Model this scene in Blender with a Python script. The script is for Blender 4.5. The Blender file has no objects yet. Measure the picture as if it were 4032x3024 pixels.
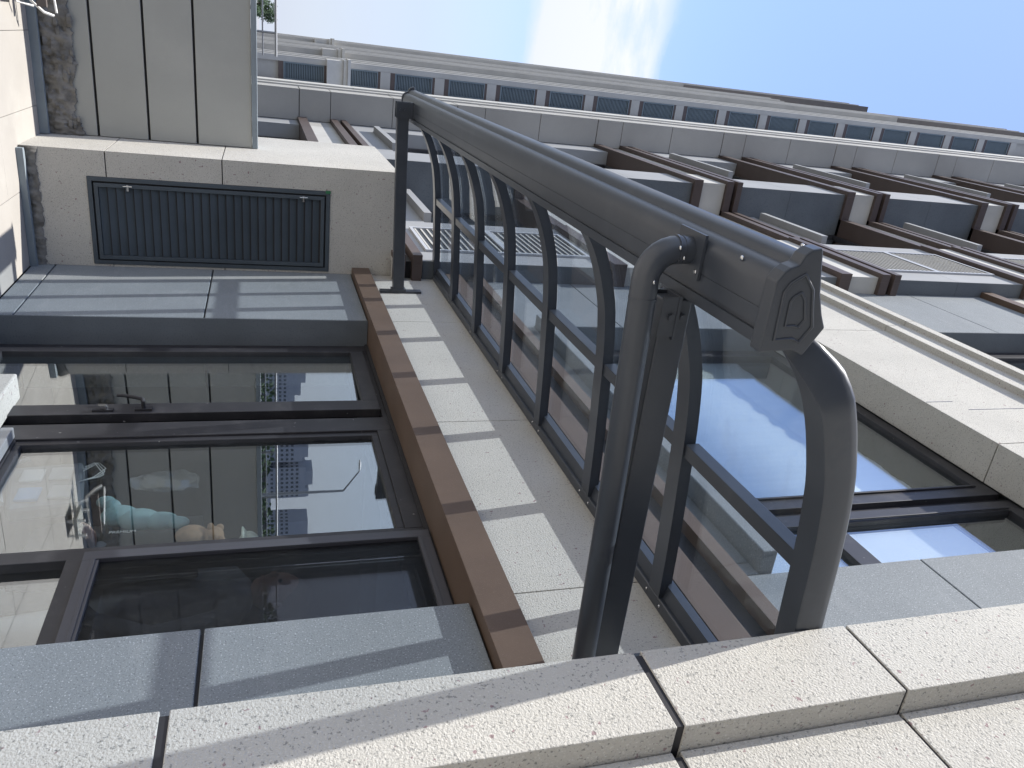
import bpy, math, random
from mathutils import Vector, Matrix
random.seed(7)
C = bpy.context.scene.collection
scene = bpy.context.scene
GZ = -1.62                       # ground height; the eye is the origin, +X into the facade, +Y along the street, +Z up

# ------------------------------------------------------------------ camera
yaw, pit, rol = math.radians(23.774), math.radians(17.668), math.radians(-0.5286)
F = Vector((math.sin(yaw)*math.cos(pit), math.cos(yaw)*math.cos(pit), math.sin(pit)))
R = Vector((math.cos(yaw), -math.sin(yaw), 0)); U = R.cross(F)
R2 = R*math.cos(rol) + U*math.sin(rol); U2 = -R*math.sin(rol) + U*math.cos(rol)
cd = bpy.data.cameras.new('camera'); cam = bpy.data.objects.new('camera', cd); C.objects.link(cam)
cd.sensor_width = 36; cd.lens = 3068.0/4032*36; cd.clip_start = 0.05; cd.clip_end = 3000
X_, Y_, Z_ = U2, -R2, -F         # the phone was held upright, the picture lies on its side
cam.matrix_world = Matrix(((X_.x,Y_.x,Z_.x,0),(X_.y,Y_.y,Z_.y,0),(X_.z,Y_.z,Z_.z,0),(0,0,0,1)))
scene.camera = cam

# ------------------------------------------------------------------ light
SD = Vector((-1.0, 0.33, 2.43)).normalized()
world = bpy.data.worlds.new('World'); scene.world = world; world.use_nodes = True
wt = world.node_tree; wt.nodes.clear()
def wn(t, **k):
    n = wt.nodes.new(t)
    for a, b in k.items(): setattr(n, a, b)
    return n
sky = wn('ShaderNodeTexSky', sky_type='NISHITA', sun_disc=False)
sky.sun_elevation = math.asin(SD.z); sky.sun_rotation = math.atan2(SD.x, SD.y)
sky.air_density = 1.2; sky.dust_density = .35; sky.ozone_density = 2.8
tc = wn('ShaderNodeTexCoord'); sep = wn('ShaderNodeSeparateXYZ'); wt.links.new(tc.outputs['Generated'], sep.inputs[0])
mp = wn('ShaderNodeMapping'); mp.inputs['Scale'].default_value = (2.2, 2.2, 7.0); wt.links.new(tc.outputs['Generated'], mp.inputs[0])
nz = wn('ShaderNodeTexNoise'); nz.inputs['Scale'].default_value = 1.6; nz.inputs['Detail'].default_value = 9; nz.inputs['Roughness'].default_value = .62
wt.links.new(mp.outputs[0], nz.inputs['Vector'])
def wmath(op, a, b=None):
    n = wn('ShaderNodeMath', operation=op)
    for i, v in enumerate((a, b)):
        if v is None: continue
        if isinstance(v, (int, float)): n.inputs[i].default_value = v
        else: wt.links.new(v, n.inputs[i])
    return n.outputs[0]
def wramp(src, pts):
    n = wn('ShaderNodeValToRGB'); e = n.color_ramp.elements
    e[0].position, e[0].color = pts[0][0], (pts[0][1],)*3+(1,)
    e[1].position, e[1].color = pts[-1][0], (pts[-1][1],)*3+(1,)
    for p, v in pts[1:-1]:
        q = e.new(p); q.color = (v,)*3+(1,)
    wt.links.new(src, n.inputs[0]); return n.outputs[0]
zz = wmath('ADD', sep.outputs['Z'], wmath('MULTIPLY', wmath('SUBTRACT', nz.outputs['Fac'], .5), .075))
band = wramp(zz, [(.292, 0), (.312, 1), (.425, 1), (.450, 0)])          # a bank of cloud at about 20 degrees
wisp = wramp(nz.outputs['Fac'], [(.50, 0), (.72, .55)])
low = wramp(sep.outputs['Z'], [(.0, 1), (.30, 0)])
cl = wmath('MINIMUM', wmath('ADD', wmath('MULTIPLY', band, wramp(nz.outputs['Fac'], [(.34, .50), (.45, 1)])), wmath('MULTIPLY', wisp, low)), 1.0)
mx = wn('ShaderNodeMix', data_type='RGBA'); wt.links.new(cl, mx.inputs[0]); wt.links.new(sky.outputs[0], mx.inputs[6])
mx.inputs[7].default_value = (3.8, 4.2, 4.2, 1)
hz = wn('ShaderNodeMix', data_type='RGBA'); wt.links.new(wramp(sep.outputs['Z'], [(.0, .97), (.18, .80), (.32, .30), (.48, .04)]), hz.inputs[0])
wt.links.new(mx.outputs[2], hz.inputs[6]); hz.inputs[7].default_value = (2.45, 2.95, 3.35, 1)
bg = wn('ShaderNodeBackground'); bg.inputs['Strength'].default_value = 0.145
wo = wn('ShaderNodeOutputWorld'); tn = wn('ShaderNodeMix', data_type='RGBA', blend_type='MULTIPLY'); tn.inputs[0].default_value = 1; tn.inputs[7].default_value = (1.0, .93, .99, 1)
wt.links.new(hz.outputs[2], tn.inputs[6]); wt.links.new(tn.outputs[2], bg.inputs[0]); wt.links.new(bg.outputs[0], wo.inputs[0])
sl = bpy.data.lights.new('sun', 'SUN'); sl.energy = 4.4; sl.angle = math.radians(.53); sl.color = (1, .965, .90)
so = bpy.data.objects.new('sun', sl); C.objects.link(so); so.rotation_euler = SD.to_track_quat('Z', 'Y').to_euler(); so.location = (-20, 6, 50)
vs = scene.view_settings; vs.view_transform = 'Standard'; vs.look = 'None'; vs.gamma = 1; vs.exposure = 0.90; vs.use_curve_mapping = False
scene.cycles.max_bounces = 10; scene.cycles.transparent_max_bounces = 24

# ------------------------------------------------------------------ materials
def mat(name, base, rough=.7, metal=0, spec=.5, var=0, vscale=3, speck=None, bump=0, bscale=200, stain=None, coat=0):
    m = bpy.data.materials.new(name); m.use_nodes = True; t = m.node_tree; b = t.nodes['Principled BSDF']
    b.inputs['Roughness'].default_value = rough; b.inputs['Metallic'].default_value = metal
    b.inputs['Specular IOR Level'].default_value = spec; b.inputs['Coat Weight'].default_value = coat
    g = t.nodes.new('ShaderNodeNewGeometry'); pos = g.outputs['Position']
    def mixc(fac, a, col, mode='MIX'):
        n = t.nodes.new('ShaderNodeMix'); n.data_type = 'RGBA'; n.blend_type = mode
        if isinstance(fac, float): n.inputs[0].default_value = fac
        else: t.links.new(fac, n.inputs[0])
        if isinstance(a, tuple): n.inputs[6].default_value = a
        else: t.links.new(a, n.inputs[6])
        if isinstance(col, tuple): n.inputs[7].default_value = col
        else: t.links.new(col, n.inputs[7])
        return n.outputs[2]
    def noise(s, d=4, r=.6, sc=None):
        n = t.nodes.new('ShaderNodeTexNoise'); n.inputs['Scale'].default_value = s; n.inputs['Detail'].default_value = d; n.inputs['Roughness'].default_value = r
        if sc:
            q = t.nodes.new('ShaderNodeMapping'); q.inputs['Scale'].default_value = sc; t.links.new(pos, q.inputs[0]); t.links.new(q.outputs[0], n.inputs['Vector'])
        else: t.links.new(pos, n.inputs['Vector'])
        return n.outputs['Fac']
    def ramp(f, lo, hi, a=0, z=1):
        n = t.nodes.new('ShaderNodeMapRange'); n.inputs['From Min'].default_value = lo; n.inputs['From Max'].default_value = hi
        n.inputs['To Min'].default_value = a; n.inputs['To Max'].default_value = z; t.links.new(f, n.inputs[0]); return n.outputs[0]
    c = tuple(base)+(1,)
    if var:
        c = mixc(ramp(noise(vscale, 5), .35, .65), tuple(x*(1-var) for x in base)+(1,), tuple(min(1, x*(1+var)) for x in base)+(1,))
    if stain:
        c = mixc(ramp(noise(stain[1], 7, .7, stain[3] if len(stain) > 3 else None), .52, .75, 0, stain[2]), c, tuple(stain[0])+(1,))
    if speck:
        for (col, s, lo, hi, amt) in speck:
            c = mixc(ramp(noise(s, 2, .5), lo, hi, 0, amt), c, tuple(col)+(1,))
    if isinstance(c, tuple): b.inputs['Base Color'].default_value = c
    else: t.links.new(c, b.inputs['Base Color'])
    if bump:
        bp = t.nodes.new('ShaderNodeBump'); bp.inputs['Strength'].default_value = bump; bp.inputs['Distance'].default_value = .006
        t.links.new(noise(bscale, 3, .6), bp.inputs['Height']); t.links.new(bp.outputs[0], b.inputs['Normal'])
    return m
M = {}
M['cream'] = mat('cream_granite', (.49, .472, .43), .85, spec=.25, var=.06, vscale=1.7,
    speck=[((.20, .20, .19), 125, .60, .68, .8), ((.66, .65, .61), 190, .58, .70, .6), ((.20, .10, .12), 46, .69, .72, .65)], bump=.75, bscale=150, stain=((.42, .40, .36), 2.2, .3))
M['cream_far'] = mat('cream_cladding', (.385, .375, .35), .85, spec=.2, var=.07, vscale=.9, stain=((.34, .32, .29), .8, .35), speck=[((.28, .27, .26), 60, .60, .70, .35)])
M['grey'] = mat('grey_granite', (.195, .213, .225), .78, spec=.3, var=.06, vscale=2.0,
    speck=[((.10, .11, .12), 160, .60, .67, .8), ((.42, .44, .46), 170, .61, .68, .8)], bump=.25, bscale=150, stain=((.31, .32, .33), 3.0, .3, (1, 1, 4)))
M['grey_far'] = mat('grey_cladding', (.30, .305, .31), .75, spec=.3, var=.07, vscale=1.1, stain=((.33, .34, .355), 1.6, .35))
M['grey_shaded'] = mat('grey_stone_shaded', (.135, .15, .165), .8, spec=.25, var=.10, vscale=2.0, speck=[((.07, .08, .09), 120, .58, .68, .6)])  # grey stone with return-face shade put into its colour; also fills cores
M['brown'] = mat('brown_metal', (.115, .078, .056), .55, spec=.4, var=.08, vscale=4, bump=.12, bscale=260, speck=[((.17, .125, .10), 160, .60, .72, .35)])
M['trim'] = mat('pale_stone_trim', (.46, .45, .42), .85, var=.05)
M['brown_far'] = mat('dark_brown_metal', (.078, .057, .05), .55, var=.08, vscale=3)
M['crown'] = mat('brown_grey_cladding', (.15, .135, .125), .8, var=.06)
M['joint'] = mat('dark_joint', (.022, .021, .024), .7)
M['char'] = mat('charcoal_powder_coat', (.038, .045, .058), .36, spec=.6, var=.07, vscale=5, bump=.03, bscale=420, stain=((.075, .08, .088), 5, .35))
M['frame'] = mat('window_frame_metal', (.030, .029, .033), .45, spec=.5, var=.12, vscale=6, stain=((.085, .08, .078), 6, .45), speck=[((.35, .34, .32), 38, .745, .77, .8)])
M['frame_light'] = mat('screen_frame_metal', (.062, .062, .072), .42, spec=.5, var=.05)
M['louvre'] = mat('louvre_paint', (.058, .074, .090), .5, spec=.45, var=.10, vscale=3, stain=((.075, .085, .09), 4, .3))
M['ac'] = mat('far_louvre_paint', (.13, .165, .185), .6, var=.05)
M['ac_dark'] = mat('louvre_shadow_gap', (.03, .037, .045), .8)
M['white_slat'] = mat('pale_slat', (.42, .43, .45), .5, var=.05)
M['wallpanel'] = mat('beige_wall_panel', (.33, .335, .315), .8, var=.05, vscale=1.2, stain=((.40, .395, .37), 1.4, .5), bump=.05, bscale=90, speck=[((.25, .25, .23), 120, .6, .7, .3)])
M['rough'] = mat('rough_concrete', (.17, .165, .155), .95, spec=.1, var=.35, vscale=9, bump=1.0, bscale=28, stain=((.30, .28, .25), 8, .6))
M['paving'] = mat('paving_stone', (.335, .315, .29), .7, var=.07, vscale=1.5, stain=((.40, .385, .355), 3.2, .6), bump=.06, bscale=60)
M['skirt'] = mat('skirting_stone', (.20, .235, .26), .7, var=.08, vscale=5)
M['ground'] = mat('ground_earth', (.22, .22, .22), .95, var=.15, vscale=.15)
M['asphalt'] = mat('asphalt_surface', (.09, .095, .085), .95, var=.25, vscale=.2)
M['screw'] = mat('steel_screw', (.62, .62, .62), .25, metal=1)
M['white'] = mat('white_paint', (.78, .78, .77), .45, var=.04)
M['dark_wood'] = mat('dark_timber', (.09, .075, .07), .6, var=.2, vscale=12)
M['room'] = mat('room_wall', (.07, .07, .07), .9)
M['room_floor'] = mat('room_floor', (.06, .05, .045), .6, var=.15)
M['curtain'] = mat('curtain_cloth', (.88, .86, .82), .9, var=.05)
M['teal'] = mat('teal_plush', (.30, .47, .49), .95, var=.08, vscale=30, bump=.3, bscale=120)
M['bear'] = mat('brown_plush', (.42, .27, .17), .95, var=.15, vscale=30, bump=.3, bscale=120)
M['hat'] = mat('woven_hat', (.52, .56, .48), .9, var=.2, vscale=60, bump=.3, bscale=150)
M['black_cloth'] = mat('black_cloth', (.02, .02, .022), .95)
M['skin'] = mat('skin', (.50, .28, .20), .6, var=.06, vscale=12)
M['hair'] = mat('hair', (.02, .017, .015), .6)
M['shirt'] = mat('grey_shirt', (.32, .33, .35), .9, var=.06)
M['basket'] = mat('grey_mesh_cloth', (.17, .18, .20), .8, var=.1)
M['blue'] = mat('blue_label', (.10, .20, .36), .7)
M['leaf'] = mat('leaf', (.05, .085, .04), .9, var=.35, vscale=1.2)
M['bark'] = mat('bark', (.09, .07, .055), .95, var=.2)
M['towerwall'] = mat('tower_wall', (.27, .29, .33), .85, var=.05)
M['towerglass'] = mat('tower_window_glass', (.05, .06, .075), .2)
M['rust'] = mat('orange_band', (.55, .22, .06), .7)
M['lamp'] = mat('galvanised_steel', (.36, .37, .38), .45, metal=.5)
M['green_tag'] = mat('green_tape', (.03, .16, .07), .6)

def glass(name, tint, refl, fres, rough=.0, dust=0, dscale=5):
    m = bpy.data.materials.new(name); m.use_nodes = True; t = m.node_tree; t.nodes.clear()
    o = t.nodes.new('ShaderNodeOutputMaterial'); tr = t.nodes.new('ShaderNodeBsdfTransparent'); tr.inputs[0].default_value = tuple(tint)+(1,)
    gl = t.nodes.new('ShaderNodeBsdfGlossy'); gl.inputs['Roughness'].default_value = rough; gl.inputs[0].default_value = (.93, .97, 1, 1)
    fr = t.nodes.new('ShaderNodeFresnel'); fr.inputs[0].default_value = 1.5
    ma = t.nodes.new('ShaderNodeMath'); ma.operation = 'MULTIPLY_ADD'; ma.inputs[1].default_value = fres; ma.inputs[2].default_value = refl; ma.use_clamp = True
    gb = t.nodes.new('ShaderNodeNewGeometry'); io = t.nodes.new('ShaderNodeMath'); io.operation = 'MULTIPLY_ADD'; io.inputs[1].default_value = 1/1.5-1.5; io.inputs[2].default_value = 1.5
    t.links.new(gb.outputs['Backfacing'], io.inputs[0]); t.links.new(io.outputs[0], fr.inputs[0])
    t.links.new(fr.outputs[0], ma.inputs[0])
    mx = t.nodes.new('ShaderNodeMixShader'); t.links.new(ma.outputs[0], mx.inputs[0]); t.links.new(tr.outputs[0], mx.inputs[1]); t.links.new(gl.outputs[0], mx.inputs[2])
    out = mx.outputs[0]
    if dust:
        d = t.nodes.new('ShaderNodeBsdfDiffuse'); d.inputs[0].default_value = (.5, .5, .48, 1)
        g = t.nodes.new('ShaderNodeNewGeometry'); mp = t.nodes.new('ShaderNodeMapping'); mp.inputs['Scale'].default_value = (.6, 1.9, 1); t.links.new(g.outputs['Position'], mp.inputs[0])
        n = t.nodes.new('ShaderNodeTexNoise'); n.inputs['Scale'].default_value = dscale; n.inputs['Detail'].default_value = 10; n.inputs['Roughness'].default_value = .72; t.links.new(mp.outputs[0], n.inputs['Vector'])
        r = t.nodes.new('ShaderNodeMapRange'); r.inputs['From Min'].default_value = .54; r.inputs['From Max'].default_value = .80; r.inputs['To Min'].default_value = dust*.25; r.inputs['To Max'].default_value = dust*2.4; t.links.new(n.outputs['Fac'], r.inputs[0])
        m2 = t.nodes.new('ShaderNodeMixShader'); t.links.new(r.outputs[0], m2.inputs[0]); t.links.new(out, m2.inputs[1]); t.links.new(d.outputs[0], m2.inputs[2]); out = m2.outputs[0]
    t.links.new(out, o.inputs[0]); return m
M['winglass'] = glass('window_glass', (.92, .95, .95), .17, 1.1, dust=.006)
M['canopyglass'] = glass('canopy_glass', (.77, .81, .85), .005, .5, dust=.05, dscale=7)
M['screen'] = glass('fly_screen_mesh', (.62, .62, .64), .005, .15, rough=.3, dust=.03, dscale=40)
M['bagfilm'] = glass('clear_plastic', (.85, .85, .85), .10, 1.0, rough=.15, dust=.15, dscale=25)

# ------------------------------------------------------------------ mesh helpers
def tag(o, label=None, cat=None, group=None, kind=None):
    if label: o['label'] = label
    if cat: o['category'] = cat
    if group: o['group'] = group
    if kind: o['kind'] = kind
    return o
def link(name, me, parent=None):
    o = bpy.data.objects.new(name, me); C.objects.link(o)
    if parent: o.parent = parent; o.matrix_parent_inverse = parent_inv(parent)
    return o
def parent_inv(p):
    m = Matrix.Translation(p.location) if p.parent is None else (p.parent_loc if hasattr(p, 'parent_loc') else Matrix.Identity(4))
    return m.inverted() if p.parent is None else Matrix.Identity(4)
class MB:
    def __init__(s): s.v = []; s.f = []; s.m = []
    def add(s, v, f, mi=0):
        n = len(s.v); s.v += [tuple(p) for p in v]; s.f += [tuple(i+n for i in q) for q in f]; s.m += [mi]*len(f); return s
    def box(s, x0, x1, y0, y1, z0, z1, mi=0):
        v = [(x0,y0,z0),(x1,y0,z0),(x1,y1,z0),(x0,y1,z0),(x0,y0,z1),(x1,y0,z1),(x1,y1,z1),(x0,y1,z1)]
        return s.add(v, [(0,3,2,1),(4,5,6,7),(0,1,5,4),(1,2,6,5),(2,3,7,6),(3,0,4,7)], mi)
    def prism_y(s, pts, y0, y1, mi=0, caps=True):      # profile in (x, z) swept along y
        n = len(pts); v = [(x, y0, z) for x, z in pts]+[(x, y1, z) for x, z in pts]
        f = [(i, (i+1) % n, n+(i+1) % n, n+i) for i in range(n)]
        if caps: f += [tuple(range(n-1, -1, -1)), tuple(range(n, 2*n))]
        return s.add(v, f, mi)
    def sweep(s, rings, mi=0, closed=False, caps=True):
        n = len(rings[0]); v = [p for r in rings for p in r]; f = []
        for k in range(len(rings)-1):
            for i in range(n): f.append((k*n+i, k*n+(i+1) % n, (k+1)*n+(i+1) % n, (k+1)*n+i))
        if caps: f += [tuple(range(n-1, -1, -1)), tuple(range((len(rings)-1)*n, len(rings)*n))]
        return s.add(v, f, mi)
    def tube(s, pts, r, n=12, mi=0):
        pts = [Vector(p) for p in pts]; rings = []; up = None
        rr = r if isinstance(r, (list, tuple)) else [r]*len(pts)
        for i, p in enumerate(pts):
            d = (pts[min(i+1, len(pts)-1)]-pts[max(i-1, 0)]).normalized()
            if up is None:
                up = Vector((0,0,1)) if abs(d.z) < .9 else Vector((0,1,0))
            a = d.cross(up).normalized(); b = a.cross(d).normalized(); up = b
            rings.append([p+(a*math.cos(2*math.pi*k/n)+b*math.sin(2*math.pi*k/n))*rr[i] for k in range(n)])
        return s.sweep(rings, mi)
    def ball(s, c, r, n=10, sq=(1,1,1), mi=0):
        rings = []
        for i in range(n+1):
            a = math.pi*i/n
            rings.append([(c[0]+r*sq[0]*max(math.sin(a), .001)*math.cos(2*math.pi*k/(n*2)), c[1]+r*sq[1]*max(math.sin(a), .001)*math.sin(2*math.pi*k/(n*2)), c[2]-r*sq[2]*math.cos(a)) for k in range(n*2)])
        return s.sweep(rings, mi)
    def mesh(s, name, mats, smooth=None):
        me = bpy.data.meshes.new(name); me.from_pydata(s.v, [], s.f); me.update()
        for q in (mats if isinstance(mats, (list, tuple)) else [mats]): me.materials.append(M[q])
        if any(s.m): me.polygons.foreach_set('material_index', s.m)
        import bmesh
        bm = bmesh.new(); bm.from_mesh(me); bmesh.ops.recalc_face_normals(bm, faces=bm.faces); bm.to_mesh(me); bm.free()
        if smooth is not None:
            me.polygons.foreach_set('use_smooth', [True]*len(me.polygons)); me.set_sharp_from_angle(angle=math.radians(smooth))
        return me
    def build(s, name, mats, parent=None, smooth=None, bevel=0):
        o = link(name, s.mesh(name, mats, smooth), parent)
        if bevel:
            b = o.modifiers.new('bevel', 'BEVEL'); b.width = bevel; b.segments = 2; b.limit_method = 'ANGLE'
        return o
def bx(name, m, parent, x0, x1, y0, y1, z0, z1, bevel=0):
    return MB().box(x0, x1, y0, y1, z0, z1).build(name, m, parent, bevel=bevel)
def empty(name, loc, label, cat, group=None):
    o = bpy.data.objects.new(name, None); C.objects.link(o); o.location = loc; o.empty_display_size = .2
    return tag(o, label, cat, group)

# ------------------------------------------------------------------ ground and paving
g = MB().add([(-900,-600,GZ-.05),(900,-600,GZ-.05),(900,1600,GZ-.05),(-900,1600,GZ-.05)], [(0,1,2,3)]).build('ground', 'ground'); tag(g, kind='structure')
pav = MB().box(-7, 2.0, -5, 7.09, GZ-.045, GZ-.010).build('pavement', 'joint'); tag(pav, kind='structure')
tile_mesh = {}
xs = [1.26-.52*i for i in range(0, 15)]; ys = [7.085, 6.95]+[6.0-1.05*i for i in range(0, 10)]
cols = [(1.262, 1.795)]+[(xs[i+1]+.002, xs[i]-.002) for i in range(len(xs)-1)]
for (x0, x1) in cols:
    for j in range(len(ys)-1):
        w, d = round(x1-x0, 3), round(ys[j]-ys[j+1]-.004, 3)
        if (w, d) not in tile_mesh:
            tile_mesh[(w, d)] = MB().box(0, w, 0, d, 0, .03).mesh('paving_tile', 'paving')
        o = link('paving_tile', tile_mesh[(w, d)], pav); o.matrix_parent_inverse = Matrix.Identity(4)
        o.location = (x0, ys[j+1]+.002, GZ-.030+random.uniform(-.001, .001)); 
asphalt_road = MB().add([(-300,9.5,GZ-.045),(0.4,9.5,GZ-.045),(0.4,36,GZ-.045),(-300,36,GZ-.045)], [(0,1,2,3)]).build('asphalt_road', 'asphalt'); tag(asphalt_road, kind='structure')  # asphalt beyond the low wall, toned grey against green reflections

# ------------------------------------------------------------------ main building
B = empty('apartment_building', (1.8, 4, GZ), 'stone clad apartment building with stepped bays and brown bands that carries the glass canopy', 'building')
def slabs(m, x0, x1, y0, y1, zs, gap=.006, bevel=.004, name='stone_panel', coremat='joint', cx=.015, cy=0):
    """a stack of stone panels with recessed joints"""
    bx('joint_backing', coremat, B, x0+cx, x1, y0+(cy or .012), y1-.012, zs[0], zs[-1])
    for i in range(len(zs)-1):
        g0 = gap[i] if isinstance(gap, list) else gap; g1 = gap[i+1] if isinstance(gap, list) else gap
        bx(name, m, B, x0, x1-.004, y0, y1, zs[i]+g0/2, zs[i+1]-g1/2, bevel)
def face_panels(m, x, y_edges, zs, gap=.005, t=.03, bevel=.002):
    bx('joint_backing', 'joint', B, x+.012, x+.08, y_edges[0], y_edges[-1], zs[0], zs[-1])
    for i in range(len(y_edges)-1):
        for j in range(len(zs)-1):
            bx('stone_panel', m, B, x, x+t, y_edges[i]+gap/2, y_edges[i+1]-gap/2, zs[j]+(gap/2 if j else 0), zs[j+1]-(gap/2 if j < len(zs)-2 else 0), bevel)

pz = [GZ, -.198, .865, 1.485, 2.55, 3.17, 4.23, 4.85, 5.9, 6.5, 8.6]
gp = [0, .019, .020, .009, .014, .008, .014, .008, .014, .008, 0]
slabs('cream', 1.30, 1.80, 1.082, 1.318, pz, gp, bevel=.0025, cx=.004, cy=.004)
slabs('cream', 1.372, 1.84, -3.6, 1.0795, pz, gp, bevel=.0025, cx=.004)
# grey stone jambs beside the windows
slabs('grey', 1.80, 2.30, 1.325, 2.155, [GZ, -1.30, -.195, .697], .012)
slabs('grey', 1.80, 2.30, 5.215, 6.375, [GZ, -1.468, -.372, .697], .010)
for (za, zc) in ((GZ, .697),):
    bx('window_reveal', 'grey_shaded', B, 1.803, 1.995, 5.2085, 5.2145, za, zc)  # reveal sheet of the same stone, its shade painted in as darker grey
for (za, zc) in ((1.98, 4.04), (5.2, 7.376)): bx('window_reveal', 'grey_shaded', B, 1.803, 1.995, 5.1335 if za > 5 else 5.1435, 5.139 if za > 5 else 5.1495, za, zc)
# head band and lintel of the lower window
bx('metal_band', 'brown', B, 1.742, 1.985, 1.325, 6.372, .70, .84, .002)
face_panels('cream', 1.80, [1.325, 2.18, 3.60, 5.20, 6.372], [.842, 1.468])
bx('metal_band', 'brown', B, 1.742, 1.86, 1.325, 6.29, 1.47, 1.60, .002)
bx('band_recess', 'joint', B, 1.80, 1.90, 1.325, 6.29, 1.60, 1.72)
bx('metal_band', 'brown', B, 1.742, 1.86, 1.325, 6.29, 1.72, 1.785, .002)
face_panels('grey', 1.80, [2.157, 2.236, 3.6, 5.148], [1.79, 1.90], bevel=.002)
slabs('grey', 1.80, 2.30, 1.325, 2.155, [1.79, 2.715, 4.043], .006)
slabs('grey', 1.80, 2.30, 5.15, 6.297, [1.79, 2.62, 4.043], .006)
bx('window_sill', 'grey', B, 1.70, 2.02, 2.17, 5.12, 1.902, 1.975, .006)
# fascia above the upper window, two steps
ye = [1.325, 3.0, 4.95, 6.297]
for i in range(3):
    a, b = ye[i]+.003, ye[i+1]-.003
    MB().prism_y([(1.727,4.046),(1.985,4.046),(1.985,5.20),(1.64,5.19),(1.64,5.105),(1.679,5.10),(1.679,4.925),(1.727,4.92)], a, b).build('fascia_panel', 'cream', B, bevel=.003)
bx('joint_backing', 'joint', B, 1.75, 2.0, 1.33, 6.29, 4.06, 5.18)
MB().prism_y([(1.64, 5.192), (1.81, 5.26), (1.81, 5.192)], 1.33, 6.29).build('ledge_cap', 'cream', B)
slabs('grey', 1.80, 2.30, 1.325, 2.155, [5.2, 6.40, 7.378], .006)
slabs('grey', 1.80, 2.30, 5.14, 6.297, [5.2, 6.40, 7.378], .006)
bx('metal_band', 'brown', B, 1.742, 1.985, 1.325, 6.297, 7.38, 7.52, .002)
face_panels('cream', 1.80, [1.325, 3.6, 6.297], [7.522, 8.6])
bx('wall_core', 'grey_shaded', B, 2.31, 6.0, 1.1, 6.3, 7.4, 8.6)
bx('wall_core', 'grey_shaded', B, 2.05, 6.0, 2.157, 5.14, 4.06, 5.2)
bx('wall_core', 'grey_shaded', B, 2.05, 6.0, 2.157, 5.20, .86, 2.0)

for (y, za, zc) in ((3.57, 4.055, 4.27), (3.446, 4.28, 4.745)): bx('pencil_mark', 'towerglass', B, 1.7255, 1.727, y-.002, y+.002, za, zc)
# lower side block with the louvred door
zb = [GZ, -1.078, -.285, 1.048]
bx('joint_backing', 'joint', B, .965, 1.79, 6.39, 7.92, GZ, 1.03)
for j in range(3):
    a, b = zb[j]+(.004 if j else 0), zb[j+1]-(.004 if j < 2 else 0)
    z0, z1 = max(a, GZ), b
    # L shaped front: pieces left, right, below and above the opening x 1.135..1.782, z -1.208..0.513
    m = MB()
    m.box(.95, 1.133, 6.375, 7.93, z0, z1)
    m.box(1.784, 1.80, 6.375, 6.5, z0, z1)
    for (p, q) in ((z0, min(z1, -1.210)), (max(z0, .515), z1)):
        if q > p: m.box(1.133, 1.784, 6.375, 6.5, p, q)
    m.build('stone_panel', 'cream', B)
bx('block_top', 'cream', B, .955, 2.2, 6.505, 7.925, 1.0, 1.046)
door = MB()
door.box(1.135, 1.165, 6.368, 6.46, -1.208, .513); door.box(1.752, 1.782, 6.368, 6.46, -1.208, .513)
door.box(1.165, 1.752, 6.368, 6.46, -1.208, -1.178); door.box(1.165, 1.752, 6.368, 6.46, .483, .513)
door.box(1.178, 1.205, 6.362, 6.44, -1.165, .470); door.box(1.715, 1.742, 6.362, 6.44, -1.165, .470)
door.box(1.205, 1.715, 6.362, 6.44, -1.165, -1.138); door.box(1.205, 1.715, 6.362, 6.44, .443, .470)
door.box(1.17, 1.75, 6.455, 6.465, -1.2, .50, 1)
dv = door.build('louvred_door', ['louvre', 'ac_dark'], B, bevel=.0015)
ns = 27; sm = None
for i in range(ns):
    z = -1.135+(1.575/ns)*i
    if sm is None:
        sm = MB().add([(1.206,6.372,0),(1.714,6.372,0),(1.714,6.378,.006),(1.206,6.378,.006),(1.206,6.372+.020,.0545),(1.714,6.372+.020,.0545),(1.714,6.398,.060),(1.206,6.398,.060)],
            [(0,1,5,4),(3,7,6,2),(0,3,2,1),(4,5,6,7),(0,4,7,3),(1,2,6,5)]).mesh('slat', 'louvre')
    o = link('slat', sm, None); o.parent = dv; o.location = (0, 0, z)
for z in (-.96, .29):
    h = MB().tube([(1.19, 6.352, z-.01), (1.19, 6.352, z+.05)], .005, 8); h.box(1.18, 1.225, 6.356, 6.362, z+.012, z+.026)
    o = link('latch', h.mesh('latch', 'screw', 40), None); o.parent = dv
t = MB().box(1.128, 1.150, 6.362, 6.368, .478, .516); o = link('tape', t.mesh('tape', 'green_tag')); o.parent = dv
# mortar under the block and skirting
def rough_strip(name, parent, x0, x1, y, z0, z1, amp, n=46, depth=.05, m='rough', seed=1, rows=7):
    from mathutils import noise as NS
    v = []; f = []; W = rows+2
    for i in range(n+1):
        x = x0+(x1-x0)*i/n
        top = z1+amp*(1.3*NS.noise(Vector((x*6, seed, 0)))+.8*NS.noise(Vector((x*22, seed, 3)))+.5*NS.noise(Vector((x*60, seed, 5))))
        for j in range(rows+1):
            t = j/rows; z = z0+(top-z0)*t
            q = .5+.6*NS.noise(Vector((x*9, z*14, seed)))+.45*NS.noise(Vector((x*30, z*36, seed+4)))
            v.append((x, y-depth*max(0, q)*(.35+.65*math.sin(math.pi*min(t*.9+.1, 1))), z))
        v.append((x, y+.06, top))
    for i in range(n):
        for j in range(W-1): a = i*W+j; f.append((a, a+W, a+W+1, a+1))
    return MB().add(v, f).build(name, m, parent, smooth=38)
rough_strip('mortar_bed', B, .95, 1.80, 6.372, GZ, -1.515, .022, 110, .035, seed=4)
bx('skirting', 'skirt', B, .96, 1.80, 6.30, 6.345, GZ, -1.575, .002)

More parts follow.
